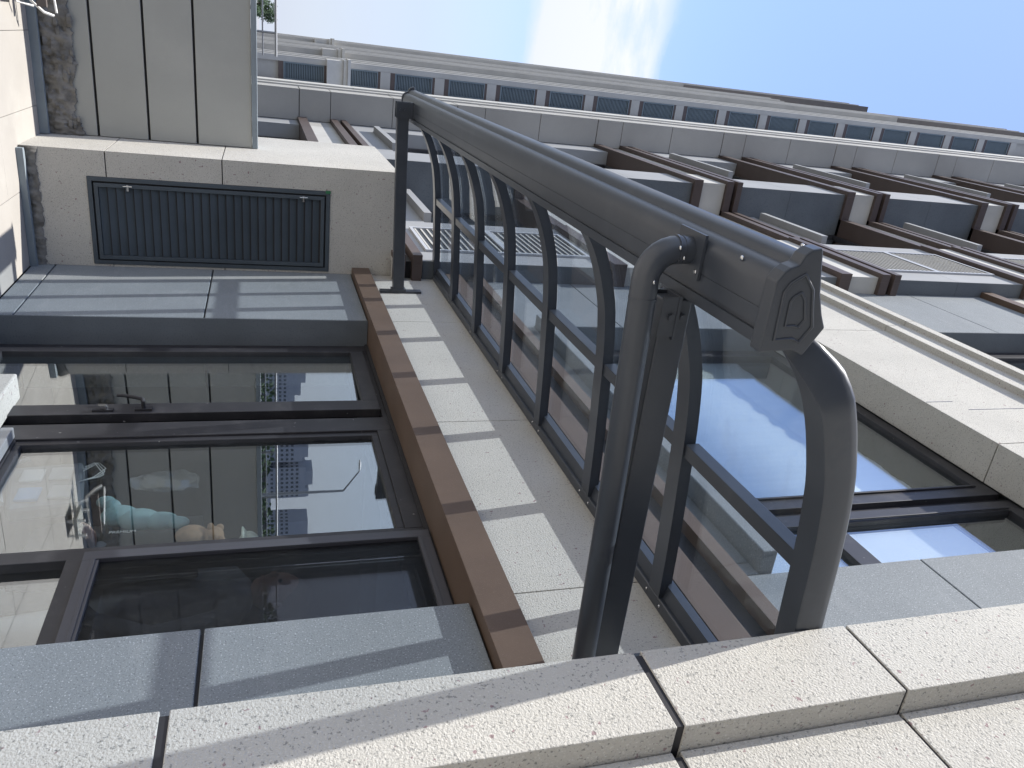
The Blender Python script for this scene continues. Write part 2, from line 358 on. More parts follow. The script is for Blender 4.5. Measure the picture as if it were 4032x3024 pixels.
# ------------------------------------------------------------------ lower window wall
def pane(parent, x, y0, y1, z0, z1, m='winglass'):
    o = link('pane', MB().box(x, x+.008, y0, y1, z0, z1).mesh('pane', m)); o.parent = parent; o.matrix_parent_inverse = Matrix.Translation(-B.location) if parent.parent is None else Matrix.Identity(4); return o
def window(name, rects, panes, m='frame', label=None):
    mb = MB()
    for r in rects: mb.box(*r)
    o = mb.build(name, m, B, bevel=.003)
    if label: o['label'] = label
    for p in panes:
        q = link('pane', MB().box(*p[:6]).mesh('pane', p[6] if len(p) > 6 else 'winglass')); q.parent = o
    return o
X = 1.99
w1 = window('window', [
    (X, X+.09, 5.10, 5.206, GZ, .698), (X, X+.09, 3.90, 4.06, GZ, .698), (X+.004, X+.09, 2.86, 2.93, GZ, .698), (X, X+.09, 2.10, 2.16, GZ, .698),
    (X+.002, X+.088, 4.06, 5.10, .655, .696), (X+.002, X+.088, 2.93, 3.90, .60, .696), (X+.002, X+.088, 2.16, 2.86, .66, .696),
    (X+.002, X+.088, 2.16, 2.86, -.74, -.66), (X+.002, X+.088, 2.93, 3.90, -1.25, -1.16), (X+.002, X+.088, 2.16, 2.86, -1.62, -1.45),
    (X+.012, X+.07, 3.86, 3.90, -1.16, .60), (X+.012, X+.07, 2.93, 2.95, -1.16, .60), (X+.012, X+.07, 2.95, 3.86, .565, .60), (X+.012, X+.07, 2.95, 3.86, -1.16, -1.13)],
    [(X+.035, X+.043, 2.95, 3.86, -1.13, .565), (X+.045, X+.053, 2.16, 2.86, -1.45, -.74), (X+.055, X+.063, 2.16, 2.86, -.66, .66)])
s1 = window('window_sash', [(X-.022, X+.03, 5.03, 5.095, GZ+.03, .65), (X-.022, X+.03, 4.125, 4.25, GZ+.03, .65), (X-.022, X+.03, 4.25, 5.03, .56, .65), (X-.022, X+.03, 4.25, 5.03, GZ+.03, GZ+.12)],
    [], label='left casement with the black lever handle')
th = math.radians(5.4); pv = MB()
def _rp(y, d): return (X-.002+(5.03-y)*math.sin(th)+d, y)
pv.add([(*_rp(4.245,0),GZ+.10),(*_rp(5.035,0),GZ+.10),(*_rp(5.035,0),.57),(*_rp(4.245,0),.57),(*_rp(4.245,.008),GZ+.10),(*_rp(5.035,.008),GZ+.10),(*_rp(5.035,.008),.57),(*_rp(4.245,.008),.57)], [(0,1,2,3),(7,6,5,4),(0,4,5,1),(1,5,6,2),(2,6,7,3),(3,7,4,0)])
q = link('pane', pv.mesh('pane', 'winglass')); q.parent = s1
h = MB(); h.box(X-.034, X-.021, 4.150, 4.185, -.66, -.575); h.tube([(X-.03, 4.168, -.618), (X-.075, 4.168, -.618), (X-.082, 4.176, -.622), (X-.082, 4.20, -.66), (X-.08, 4.232, -.73), (X-.078, 4.236, -.755)], [.011, .011, .011, .010, .009, .008], 10)
o = link('handle', h.mesh('handle', 'joint', 40)); o.parent = s1
h = MB(); h.box(X-.032, X-.021, 4.150, 4.178, -.865, -.765); h.tube([(X-.03, 4.165, -.80), (X-.050, 4.165, -.80)], .011, 12, 1); h.box(X-.058, X-.05, 4.15, 4.172, -.835, -.797, 1)
o = link('lock', h.mesh('lock', ['joint', 'screw'], 40)); o.parent = s1
s2 = window('insect_screen', [(X-.030, X+.0, 2.805, 2.862, -.672, .688), (X-.030, X+.0, 2.135, 2.20, -.672, .688), (X-.030, X+.0, 2.20, 2.805, .632, .688), (X-.030, X+.0, 2.20, 2.805, -.672, -.612),
      (X-.034, X-.031, 2.805, 2.822, -.640, .650), (X-.034, X-.031, 2.2, 2.805, .634, .650), (X-.034, X-.031, 2.2, 2.805, -.640, -.624)],
    [(X-.016, X-.014, 2.20, 2.805, -.612, .632, 'screen')], m='frame_light', label='lighter framed insect screen beside the near jamb')
bx('jamb_seal', 'joint', B, 1.975, 1.989, 1.9, 5.2, .678, .699)
bx('window_sill', 'cream', B, 1.84, 1.985, 3.92, 4.38, GZ, -1.25, .01)
bx('window_sill', 'lamp', B, 1.93, 1.985, 2.2, 3.915, -1.22, -1.165, .004)
# room behind
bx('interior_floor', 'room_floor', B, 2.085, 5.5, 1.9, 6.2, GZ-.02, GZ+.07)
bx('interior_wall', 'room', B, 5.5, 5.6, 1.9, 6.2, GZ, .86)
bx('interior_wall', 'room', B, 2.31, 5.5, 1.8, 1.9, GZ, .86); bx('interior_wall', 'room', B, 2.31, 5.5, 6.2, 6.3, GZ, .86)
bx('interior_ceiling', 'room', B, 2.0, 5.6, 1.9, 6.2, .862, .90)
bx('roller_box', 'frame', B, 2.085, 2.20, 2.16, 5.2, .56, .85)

# upper window (first floor)
w2 = window('window', [
    (X, X+.09, 5.03, 5.142, 1.976, 4.043), (X, X+.09, 2.875, 2.98, 1.976, 4.043), (X+.035, X+.085, 2.815, 2.875, 1.976, 4.043), (X+.004, X+.09, 2.72, 2.815, 1.976, 4.043), (X, X+.09, 2.10, 2.17, 1.976, 4.043), (X+.002, X+.088, 2.98, 5.03, 3.95, 4.043), (X+.002, X+.088, 2.17, 2.72, 3.95, 4.043),
    (X+.002, X+.088, 2.98, 5.03, 1.976, 2.07), (X+.002, X+.088, 2.17, 2.72, 2.66, 2.78), (X+.002, X+.088, 2.17, 2.72, 1.976, 2.07),
    (X-.012, X-.002, 2.96, 2.975, 2.19, 3.95), (X-.012, X-.002, 2.725, 2.74, 2.66, 3.95)],
    [(X+.03, X+.038, 2.98, 5.03, 2.07, 3.95), (X+.03, X+.038, 2.17, 2.72, 2.78, 3.95), (X+.03, X+.038, 2.17, 2.72, 2.07, 2.66)])
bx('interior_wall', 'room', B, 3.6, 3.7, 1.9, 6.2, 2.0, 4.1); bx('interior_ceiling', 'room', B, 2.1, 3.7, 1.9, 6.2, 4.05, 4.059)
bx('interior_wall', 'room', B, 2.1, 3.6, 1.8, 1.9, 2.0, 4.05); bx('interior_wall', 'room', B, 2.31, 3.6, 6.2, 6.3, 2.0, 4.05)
cm = MB(); n = 120; yy = [2.985+i*(5.02-2.985)/n for i in range(n+1)]
def fold(i): return 2.056+.0045*math.sin(i*.46+.9*math.sin(i*.11))+.0015*math.sin(i*1.7)
cm.add([(fold(i), y, z) for i, y in enumerate(yy) for z in (2.15, 3.62)], [(2*i, 2*i+2, 2*i+3, 2*i+1) for i in range(n)])
bl = cm.build('curtain', 'curtain', B, smooth=60); so_ = bl.modifiers.new('thick', 'SOLIDIFY'); so_.thickness = .003
cm = MB(); cm.box(2.055, 2.058, 2.19, 2.70, 2.19, 3.55); cm.build('blind', 'curtain', B)
for (y, za, zc) in ((3.568, 4.05, 4.27),): pass
w3 = window('window', [(X, X+.09, 5.0, 5.132, 5.2, 7.378), (X, X+.09, 3.4, 3.6, 5.2, 7.378), (X, X+.09, 2.16, 2.3, 5.2, 7.378), (X+.002, X+.088, 2.3, 5.0, 7.28, 7.376), (X+.002, X+.088, 2.3, 5.0, 5.2, 5.4)],
    [(X+.03, X+.038, 3.6, 5.0, 5.4, 7.28), (X+.03, X+.038, 2.3, 3.4, 5.4, 7.28)])
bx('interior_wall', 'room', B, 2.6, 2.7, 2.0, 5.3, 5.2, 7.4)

# ------------------------------------------------------------------ repeated storeys of the farther bays
PITCH, Z0, TOP = 2.47, .53, 22.8
def lv(k, dz): return Z0+PITCH*k+dz
K = range(0, 9)
def wrap_band(m, x_face, y0, y1, z0, z1, proud, ret_to, name='metal_band'):
    """band on an X face, turning round the near corner back to ret_to"""
    mb = MB(); mb.box(x_face-proud, x_face+.02, y0-proud, y1, z0, z1); mb.box(x_face+.02, ret_to, y0-proud, y0+.02, z0, z1); return mb.build(name, m, B, bevel=.002)
bays = [dict(x=1.645, y0=6.303, y1=7.85, ret=1.80, k0=0, grille=True), dict(x=1.26, y0=9.45, y1=10.20, ret=1.84, k0=0, grille=False)]
for b in bays:
    x, y0, y1, ret = b['x'], b['y0'], b['y1'], b['ret']
    zlo = 1.05 if x > 1.5 else GZ
    bx('joint_backing', 'joint', B, x+.012, ret+.25, y0+.012, y1-.01, zlo, TOP)
    for k in K:
        a, c, d = lv(k, .745), lv(k+1, 0), lv(k, .13)
        if x > 1.5 and k == 0: pass
        # grey stone between bands, split once, corner pieces
        mids = [a, (a+c)/2-.05, c]
        if k == 0 and x < 1.5: mids = [a, (a+c)/2-.05, c]
        for j in range(2):
            bx('stone_panel', 'grey_far', B, x, x+.03, y0, y1, mids[j]+.002, mids[j+1]-.002); bx('stone_panel', 'grey_shaded', B, x+.003, ret, y0-.004, y0-.001, mids[j]+.002, mids[j+1]-.002)  # second sheet covers the return in the shade-darkened grey
        if lv(k, .53) > zlo: 
            if not (x > 1.5 and k == 0): wrap_band('brown_far', x, y0, y1+(0 if x > 1.5 else 0), lv(k, 0), lv(k, .13), .055, ret)
            wrap_band('trim', x, y0, y1, max(lv(k, .132), zlo), lv(k, .488), .02, ret, 'stone_band')
            wrap_band('brown_far', x, y0, y1, lv(k, .49), lv(k, .59), .065, ret)
            wrap_band('brown_far', x, y0, y1, lv(k, .65), lv(k, .73), .065, ret)
        if b['grille'] :
            z0, z1 = lv(k, .86), lv(k, 2.36)
            gm = MB(); fx = x-.022
            for (p, q, r, s) in ((6.62,7.52,z0-.03,z0),(6.62,7.52,z1,z1+.03),(6.62,6.65,z0,z1),(7.49,7.52,z0,z1),(6.65,7.49,(z0+z1)/2-.03,(z0+z1)/2+.03)): gm.box(fx, x-.001, p, q, r, s)
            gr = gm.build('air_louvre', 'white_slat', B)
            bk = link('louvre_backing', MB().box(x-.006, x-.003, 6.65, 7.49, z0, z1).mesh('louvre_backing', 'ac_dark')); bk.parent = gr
            nsl = 24
            if k < 4:
                for h0, h1 in ((z0, (z0+z1)/2-.03), ((z0+z1)/2+.03, z1)):
                    st = (h1-h0)/(nsl//2)
                    me = MB().box(0, .005, 0, .84, 0, st*.27).mesh('slat', 'trim')
                    for i in range(nsl//2):
                        s = link('slat', me); s.parent = gr; s.location = (x-.0115, 6.65, h0+st*(i+.25))
            else:
                mm = MB(); st = (z1-z0)/24
                for i in range(24): mm.box(x-.0115, x-.0065, 6.65, 7.49, z0+st*i, z0+st*(i+.27))
                s = link('slats', mm.mesh('slats', 'trim')); s.parent = gr; s['kind'] = 'stuff'
# recessed window strips
def strip(y0, y1, xf, xface, head_to, kk, nm='stone'):
    """xf: frame plane; xface: plane of the stone between storeys"""
    for k in kk:
        zs, zh = lv(k, 1.12), lv(k+1, 0)
        # brown bands, cream, stone, sill across the opening
        if True:
            bx('metal_band', 'brown_far', B, xface-.055, xf+.05, y0, y1, lv(k+1, 0), lv(k+1, .13))
            bx('stone_band', 'trim', B, xface-.0, xf+.1, y0, y1, lv(k+1, .132), lv(k+1, .488))
            bx('metal_band', 'brown_far', B, xface-.065, xface+.1, y0, y1, lv(k+1, .49), lv(k+1, .59))
            bx('band_recess', 'joint', B, xface+.01, xface+.1, y0, y1, lv(k+1, .592), lv(k+1, .648))
            bx('metal_band', 'brown_far', B, xface-.065, xface+.1, y0, y1, lv(k+1, .65), lv(k+1, .73))
            bx('stone_panel', 'grey_far', B, xface, xf+.1, y0, y1, lv(k+1, .732), lv(k+1, 1.06))
            bx('window_sill', 'grey_far', B, xface-.09, xf+.1, y0+.12, y1-.12, lv(k+1, 1.062), lv(k+1, 1.14))
        z0, z1 = lv(k, 1.14), lv(k+1, 0)
        ym = (y0+y1)/2
        window('window', [(xf, xf+.07, y0, y0+.07, z0, z1), (xf, xf+.07, y1-.07, y1, z0, z1), (xf, xf+.07, ym-.05, ym+.05, z0, z1), (xf+.002, xf+.068, y0+.07, y1-.07, z1-.08, z1-.001), (xf+.002, xf+.068, y0+.07, y1-.07, z0, z0+.08)],
               [(xf+.03, xf+.038, y0+.07, ym-.05, z0+.08, z1-.08), (xf+.03, xf+.038, ym+.05, y1-.07, z0+.08, z1-.08)])
    bx('interior_wall', 'room', B, xf+.45, xf+.55, y0, y1, GZ, TOP)
strip(7.852, 9.448, 1.84, 1.66, 0, range(-1, 8))
strip(10.202, 12.35, 1.46, 1.26, 0, range(-1, 8))
# plain strip and stair stepped pier of the last bay
bx('joint_backing', 'joint', B, 1.28, 1.9, 12.36, 13.2, GZ, TOP)
for k in range(-1, 9):
    bx('stone_panel', 'cream_far', B, 1.26, 1.5, 12.352, 12.997, max(lv(k, .13), GZ), lv(k, .488)) if k >= 0 else None
    if k >= 0:
        bx('metal_band', 'brown_far', B, 1.205, 1.5, 12.352, 12.997, lv(k, 0), lv(k, .13))
        bx('metal_band', 'brown_far', B, 1.195, 1.5, 12.352, 12.997, lv(k, .49), lv(k, .59)); bx('metal_band', 'brown_far', B, 1.195, 1.5, 12.352, 12.997, lv(k, .65), lv(k, .73))
    bx('stone_panel', 'grey_far', B, 1.26, 1.5, 12.352, 12.997, max(lv(k, .735), GZ), lv(k+1, -.003))
    zs = [lv(k, .02), lv(k, .49), lv(k, 1.45), lv(k+1, .02)]
    for j in range(3):
        a, c = max(zs[j], GZ), zs[j+1]
        if c > GZ: bx('stone_panel', 'cream_far', B, .80, 1.255, 13.0, 13.5, a+(.008 if j == 0 else .004), c-.004, .004)
bx('joint_backing', 'joint', B, .815, 1.6, 13.012, 13.49, GZ, TOP)
for (xx, a, b_) in ((.775, 13.503, 13.70), (.75, 13.703, 14.15)):
    zz = GZ; k = -1
    while zz < TOP:
        z2 = min(lv(k, 1.45 if xx > .76 else .9), TOP)
        if z2 > zz+.05: bx('stone_trim', 'trim', B, xx, 1.6, a, b_, zz+.003, z2-.003); zz = z2
        k += 1
bx('wall_core', 'grey_shaded', B, 2.5, 7, 6.4, 14.1, GZ, TOP)
bx('wall_core', 'grey_shaded', B, 1.62, 2.5, 13.0, 14.1, GZ, TOP)
bx('wall_core', 'grey_shaded', B, 1.9, 7, -3.6, 1.3, GZ, 8.6)

# unseen wing added behind the viewer to darken the faces turned towards it
bx('added_rear_wing', 'grey_shaded', B, -5.0, 1.86, -9.0, -3.65, GZ, TOP); bx('wall_core', 'grey_shaded', B, 1.9, 7, -9, -3.62, GZ, TOP)
for k in K:
    bx('metal_band', 'brown_far', B, -5.06, 1.86, -3.645, -3.59, lv(k, 0), lv(k, .13)); bx('stone_band', 'trim', B, -5.02, 1.86, -3.645, -3.62, lv(k, .132), lv(k, .488))  # bands dressing the added wing
# ------------------------------------------------------------------ glass canopy
G = empty('glass_canopy', (1.8, 3.8, 1.37), 'charcoal framed glass awning with curved ribs bolted above the window', 'canopy')
prof = [(1.752,1.368),(1.6,1.362),(1.42,1.352),(1.25,1.340),(1.07,1.327),(.90,1.304),(.80,1.277),(.72,1.249),(.64,1.212),(.58,1.172),(.53,1.128),(.505,1.10)]
def offset_profile(pr, d):
    out = []
    for i, p in enumerate(pr):
        a, b = pr[max(i-1, 0)], pr[min(i+1, len(pr)-1)]
        t = Vector((b[0]-a[0], b[1]-a[1])).normalized(); n = Vector((t.y, -t.x))
        if n.y < 0: n = -n
        out.append((p[0]+n.x*d, p[1]+n.y*d))
    return out
def densify(pr, k=3):
    out = []
    n = len(pr)
    for i in range(n-1):
        p0, p1, p2, p3 = pr[max(i-1, 0)], pr[i], pr[i+1], pr[min(i+2, n-1)]
        for j in range(k):
            t = j/k
            out.append(tuple(.5*((2*p1[c])+(-p0[c]+p2[c])*t+(2*p0[c]-5*p1[c]+4*p2[c]-p3[c])*t*t+(-p0[c]+3*p1[c]-3*p2[c]+p3[c])*t**3) for c in (0, 1)))
    out.append(pr[-1]); return out
prof = densify(prof); lo = prof; hi = offset_profile(prof, .050)
RY = [2.06+.707*i for i in range(7)]
hw = .040
rib = MB()
rings = []
for (a, b) in zip(lo, hi):
    m = ((a[0]*.3+b[0]*.7), (a[1]*.3+b[1]*.7))
    rings.append([(a[0],-hw,a[1]),(a[0],hw,a[1]),(m[0],hw,m[1]),(m[0],hw-.010,m[1]),(b[0],hw-.010,b[1]),(b[0],-hw+.010,b[1]),(m[0],-hw+.010,m[1]),(m[0],-hw,m[1])])
rib.sweep(rings); ribm = rib.mesh('rib', 'char', 35)
for y in RY:
    o = link('rib', ribm, G); o.location = (0, y, 0)
# end frame: deeper hollow section with a rounded outer edge
er = []
for (a, c) in list(zip(offset_profile(lo, -.012), offset_profile(lo, .088)))[:-2]:
    q_ = min(1, .62+max(0, (a[0]-.53))*4.2); c = (a[0]+(c[0]-a[0])*q_, a[1]+(c[1]-a[1])*q_)
    d = (c[0]-a[0], c[1]-a[1]); y0, y1 = 1.321+max(0, min(.066, (.66-a[0])*.62)), 1.400
    P = lambda u, v: (a[0]+d[0]*v, y0+(y1-y0)*u, a[1]+d[1]*v)
    er.append([P(.04,0),P(.96,0),P(1,.06),P(1,.80),P(.93,.93),P(.75,1),P(.30,1),P(.12,.94),P(.03,.84),P(0,.66),P(0,.05)])
MB().sweep(er).build('end_frame', 'char', G, smooth=40)
# wall rail with a lower lip and screws
MB().prism_y([(1.752,1.372),(1.756,1.368),(1.80,1.368),(1.80,1.470),(1.765,1.470),(1.765,1.44),(1.752,1.435)], 1.322, 6.36).build('wall_rail', 'char', G, bevel=.0015)
MB().prism_y([(1.700,1.395),(1.752,1.385),(1.752,1.43),(1.700,1.43)], 1.40, 6.30).build('glazing_bead', 'char', G)
scr = MB().ball((0,0,0), .0065, 6, (1,1,.5)).mesh('screw', 'screw', 60)
for y in RY:
    for d in (-.055, .05):
        o = link('screw', scr, G); o.location = (1.775, y+d, 1.367)
# glass panes and cross bars
allY = [1.40]+RY
gl = offset_profile(lo, .058)
for i in range(7):
    a, b = (allY[i]+(.002 if i == 0 else .012)), allY[i+1]-.012
    rings = [[(p[0], a, p[1]), (p[0], b, p[1]), (q[0], b, q[1]), (q[0], a, q[1])] for p, q in zip(gl, offset_profile(lo, .064))]
    MB().sweep(rings).build('glass_pane', 'canopyglass', G, smooth=60)
    a, b = (allY[i]+(.0 if i == 0 else hw+.001)), allY[i+1]-hw-.001
    MB().prism_y([(1.115,1.338),(1.165,1.341),(1.162,1.388),(1.112,1.385)], a, b).build('cross_bar', 'char', G, bevel=.002)
# gutter
gp_ = [(.316,1.127),(.317,1.110),(.322,1.096),(.330,1.087),(.338,1.084),(.344,1.080),(.346,1.068),(.352,1.056),(.362,1.047),(.376,1.042),(.392,1.040),
       (.440,1.041),(.4405,1.0425),(.4425,1.0425),(.443,1.041),(.482,1.042),(.483,1.050),(.493,1.050),(.494,1.042),(.522,1.043),(.523,1.060),(.517,1.062),(.517,1.118),(.527,1.142),(.47,1.176),(.44,1.163),(.37,1.136)]
MB().prism_y(gp_, 1.405, 6.36).build('gutter', 'char', G, smooth=35)
def capprof(s):
    o = [(.300,1.127),(.304,1.104),(.316,1.089),(.336,1.080),(.343,1.062),(.352,1.050),(.372,1.037),(.526,1.037),(.520,1.115),(.532,1.146),(.469,1.184),(.440,1.168),(.395,1.150)]
    cx, cz = .42, 1.105
    return [((x-cx)*s+cx, (z-cz)*s+cz) for x, z in o]
for (ya, yb, nm) in ((1.362, 1.404, -1), (6.361, 6.385, 1)):
    c = MB(); c.prism_y(capprof(1.05), ya, yb); e = c.build('end_cap', 'char', G, bevel=.004)
    if nm < 0:
        for s, w, y in ((.66, .007, 1.3615), (.34, .006, 1.3612)):
            pr = [(.352,1.100),(.372,1.070),(.392,1.058),(.500,1.062),(.497,1.108),(.505,1.128),(.468,1.152),(.430,1.140),(.385,1.128)]
            cx, cz = .435, 1.102; k = s/.66
            q = [Vector(((x-cx)*k+cx, y, (z-cz)*k+cz)) for x, z in pr]; q += [q[0], q[1]]
            r = link('raised_moulding', MB().tube(q, w*.55, 8).mesh('raised_moulding', 'char', 60)); r.parent = e
for q in ((.306, 1.430, 1.126), (.36, 1.52, 1.043)):
    o = link('screw', scr, G); o.location = q
# support arms
def arm(y, x0, za, zb_, lab):
    a = MB().sweep([[(xx, y-.03, z), (xx, y+.03, z), (xx, y+.03, z+.085), (xx, y-.03, z+.085)] for xx, z in ((1.775, za), (x0, zb_))]).build('support_arm', 'char', G, bevel=.004)
    p = link('mount_plate', MB().box(1.782, 1.799, y-.03, y+.03, za-.10, za+.225).box(1.765, 1.782, y-.036, y+.036, za-.012, za+.10).mesh('mount_plate', 'char')); p.parent = a
    br = MB().box(x0-.008, x0+.10, y-.038, y-.031, zb_-.005, 1.038).box(x0-.008, x0+.10, y+.031, y+.038, zb_-.005, 1.038).box(x0-.01, x0+.11, y-.04, y+.04, 1.030, 1.040)
    for bz in (zb_+.025, zb_+.06):
        br.tube([(x0+.045, y-.046, bz), (x0+.045, y+.046, bz)], .010, 6)
    q = link('bracket', br.mesh('bracket', 'char')); q.parent = a
    return a
arm(5.90, .39, .970, .925, '')
arm(1.768, .53, .992, .990, '')
# downpipe under the near arm
PY = 1.735
path = [(1.80, PY, .955), (1.2, PY, .945), (.475, PY, .924)]
for i in range(1, 8):
    a = math.pi/2*i/7; path.append((.475-.078*math.sin(a), PY, .924+.078*(1-math.cos(a))))
path += [(.397, PY, 1.015), (.397, PY, 1.036)]
dp = MB().tube(path, .0355, 24).build('downpipe', 'char', G, smooth=40)
for cpts, cr_ in (([(.397,PY,.990),(.397,PY,.996)], .038), ([(.397,PY,1.006),(.397,PY,1.009)], .037), ([(.53,PY,.9262),(.522,PY,.926)], .037)):
    o = link('pipe_collar', MB().tube(cpts, cr_, 24).mesh('pipe_collar', 'char', 40)); o.parent = dp; o.matrix_parent_inverse = Matrix.Identity(4)
o = link('outlet_plate', MB().box(.345, .46, PY-.065, PY+.065, 1.032, 1.0395).mesh('outlet_plate', 'char')); o.parent = dp
for q in ((.385, PY-.0355, .985), (.41, PY-.0355, 1.000), (.475, PY-.035, .930), (.44, PY-.05, 1.031)):
    o = link('screw', scr); o.parent = dp; o.location = q

# ------------------------------------------------------------------ low boundary wall
Wl = empty('boundary_wall', (-3, 7.1, GZ), 'low beige panelled boundary wall with grey coping and a broken concrete footing', 'wall')
def wbx(name, m, *a, bevel=0): return MB().box(*a).build(name, m, Wl, bevel=bevel)
MB().box(-14, .946, 7.13, 7.33, GZ, -.08).build('wall_core', 'joint', Wl)
zl = [-1.40, -1.228, -.860, -.500, -.076]
for j in range(4):
    wbx('wall_panel', 'wallpanel', -14, .945, 7.1, 7.128, zl[j]+(.009 if j else 0), zl[j+1]-(.009 if j < 3 else 0), bevel=.003)
wbx('coping', 'skirt', -14, .947, 7.085, 7.36, -.074, -.030, bevel=.003)
rough_strip('rough_footing', Wl, -5.0, .946, 7.09, GZ, -1.360, .040, 620, .075, seed=9, rows=10)
bx_ = MB().box(-7, .945, 7.0, 7.045, GZ, -1.558).build('skirting', 'skirt', Wl, bevel=.002)
# pieces of broken mortar
for i in range(14):
    r = random.Random(i+50); x = r.uniform(-.1, .9); s = r.uniform(.015, .035)
    m = MB().ball((x, 7.065, -1.37+r.uniform(-.1, .02)), s, 3, (1.6, .7, .8)); m.build('mortar_lump', 'rough', Wl)

# ------------------------------------------------------------------ guard rail beyond the wall
rl = empty('guard_rail', (-.6, 9.4, GZ), 'thin grey metal guard rail standing behind the low boundary wall', 'railing')
MB().tube([(-4.0, 9.4, .150), (.28, 9.4, .155)], .014, 8).build('top_rail', 'lamp', rl, smooth=60)
MB().tube([(-4.0, 9.4, .02), (.28, 9.4, .02)], .008, 8).build('lower_rail', 'lamp', rl, smooth=60)
for x in (.05, -.5, -1.03, -1.71, -2.4, -3.1): MB().tube([(x, 9.4, GZ), (x, 9.4, .15)], .012, 8).build('post', 'lamp', rl)

# ------------------------------------------------------------------ folded metal stand near the wall (top left corner)
st = empty('folding_table', (-.15, 6.8, GZ), 'small folded table with white tube legs standing against the low beige wall', 'table')
MB().box(-.20, .012, 6.40, 6.62, GZ+.055, GZ+.085).build('table_top', 'wallpanel', st, bevel=.004)
MB().box(-.34, .05, 6.70, 6.74, GZ+.14, GZ+.20).build('timber_rail', 'dark_wood', st)
MB().tube([(-.3,6.72,GZ+.11),(.02,6.74,GZ+.10),(.085,6.76,GZ+.17),(.10,6.8,GZ+.22)], .010, 8).tube([(-.3,6.78,GZ+.21),(.08,6.8,GZ+.24)], .008, 8).tube([(-.3,6.55,GZ+.03),(.035,6.6,GZ+.04),(.05,6.66,GZ+.13)], .008, 8).build('frame_tube', 'white', st, smooth=60)
for q in ((-.03, 6.6), (-.18, 6.6), (-.03, 6.43), (-.18, 6.43)): MB().tube([(q[0], q[1], GZ), (q[0], q[1], GZ+.14)], .012, 8).build('leg', 'white', st)

# ------------------------------------------------------------------ far tower
T = empty('apartment_tower', (3, 40, GZ), 'tall cream and brown apartment tower with a column of louvred bays, farther along the street', 'building')
def tb(name, m, *a): return MB().box(*a).build(name, m, T)
Q = 2.49; HT = 60
tb('wall', 'cream_far', 1.03, 6, 37.95, 41.0, GZ, HT)
tb('wall', 'cream_far', .70, 6, 41.0, 44.5, GZ, 36.7); tb('upper_wall', 'crown', .70, 6, 41.0, 44.5, 36.7, 47.5)
tb('wall', 'cream_far', .575, 6, 44.5, 47.0, GZ, 31)
tb('wall', 'cream_far', .33, 6, 47.0, 51.0, GZ, 25.2); tb('upper_wall', 'crown', .33, 6, 47.0, 51.0, 25.2, 39.4)
tb('wall', 'cream_far', .27, 6, 51.0, 56.0, GZ, 31.5)
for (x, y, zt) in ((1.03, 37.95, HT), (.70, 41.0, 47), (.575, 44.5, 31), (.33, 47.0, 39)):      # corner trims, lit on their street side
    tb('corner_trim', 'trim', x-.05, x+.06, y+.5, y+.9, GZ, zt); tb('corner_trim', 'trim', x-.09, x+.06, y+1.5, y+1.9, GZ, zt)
# front wall round the louvred openings
tb('wall', 'cream_far', 1.03, 1.27, 37.8, 37.95, GZ, HT); tb('wall', 'cream_far', 2.0, 6, 37.8, 37.95, GZ, HT)
fr_m = MB(); fr_m.box(1.275, 1.33, 37.78, 37.9, 0, 1.72); fr_m.box(1.94, 1.995, 37.78, 37.9, 0, 1.72); fr_m.box(1.33, 1.94, 37.78, 37.9, 0, .05); fr_m.box(1.33, 1.94, 37.78, 37.9, 1.67, 1.72)
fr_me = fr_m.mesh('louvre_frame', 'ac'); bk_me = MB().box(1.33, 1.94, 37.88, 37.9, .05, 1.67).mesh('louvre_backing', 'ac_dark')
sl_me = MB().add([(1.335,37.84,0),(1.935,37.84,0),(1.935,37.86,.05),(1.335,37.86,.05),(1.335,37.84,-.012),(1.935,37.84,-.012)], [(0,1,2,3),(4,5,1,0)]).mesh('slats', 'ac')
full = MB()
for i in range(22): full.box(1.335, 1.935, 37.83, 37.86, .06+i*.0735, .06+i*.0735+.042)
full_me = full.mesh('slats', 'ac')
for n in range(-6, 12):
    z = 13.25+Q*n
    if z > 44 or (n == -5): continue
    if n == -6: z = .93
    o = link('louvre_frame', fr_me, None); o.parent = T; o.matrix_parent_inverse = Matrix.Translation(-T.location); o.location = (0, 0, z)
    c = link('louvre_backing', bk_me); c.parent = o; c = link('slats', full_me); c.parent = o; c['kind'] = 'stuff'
    tb('louvre_jamb', 'brown_far', 1.272, 2.0, 37.79, 37.9, z-.21, z-.002); tb('louvre_jamb', 'brown_far', 1.272, 2.0, 37.79, 37.9, z+1.722, z+1.83)
    tb('spandrel_panel', 'cream_far', 1.272, 1.998, 37.77, 37.9, z+1.832, z+Q-.212)
tb('side_trim', 'brown_far', 2.0, 2.10, 37.70, 37.80, GZ, HT)
tb('side_trim', 'trim', 2.10, 2.35, 37.4, 37.80, GZ, HT)
# podium cornice
for (a, b, x, dy) in ((2.75, 3.45, 0, .35), (3.45, 3.62, -.05, .50), (3.62, 3.75, -.10, .62)):
    tb('cornice', 'trim', 1.0+x, 2.9, 37.8-dy, 38.4, a+.004, b-.004); tb('cornice', 'trim', .62+x, 1.0, 40.8-dy, 41.4, a+.004, b-.004); tb('cornice', 'trim', .27+x, .6, 46.8-dy, 47.4, a+.004, b-.004)

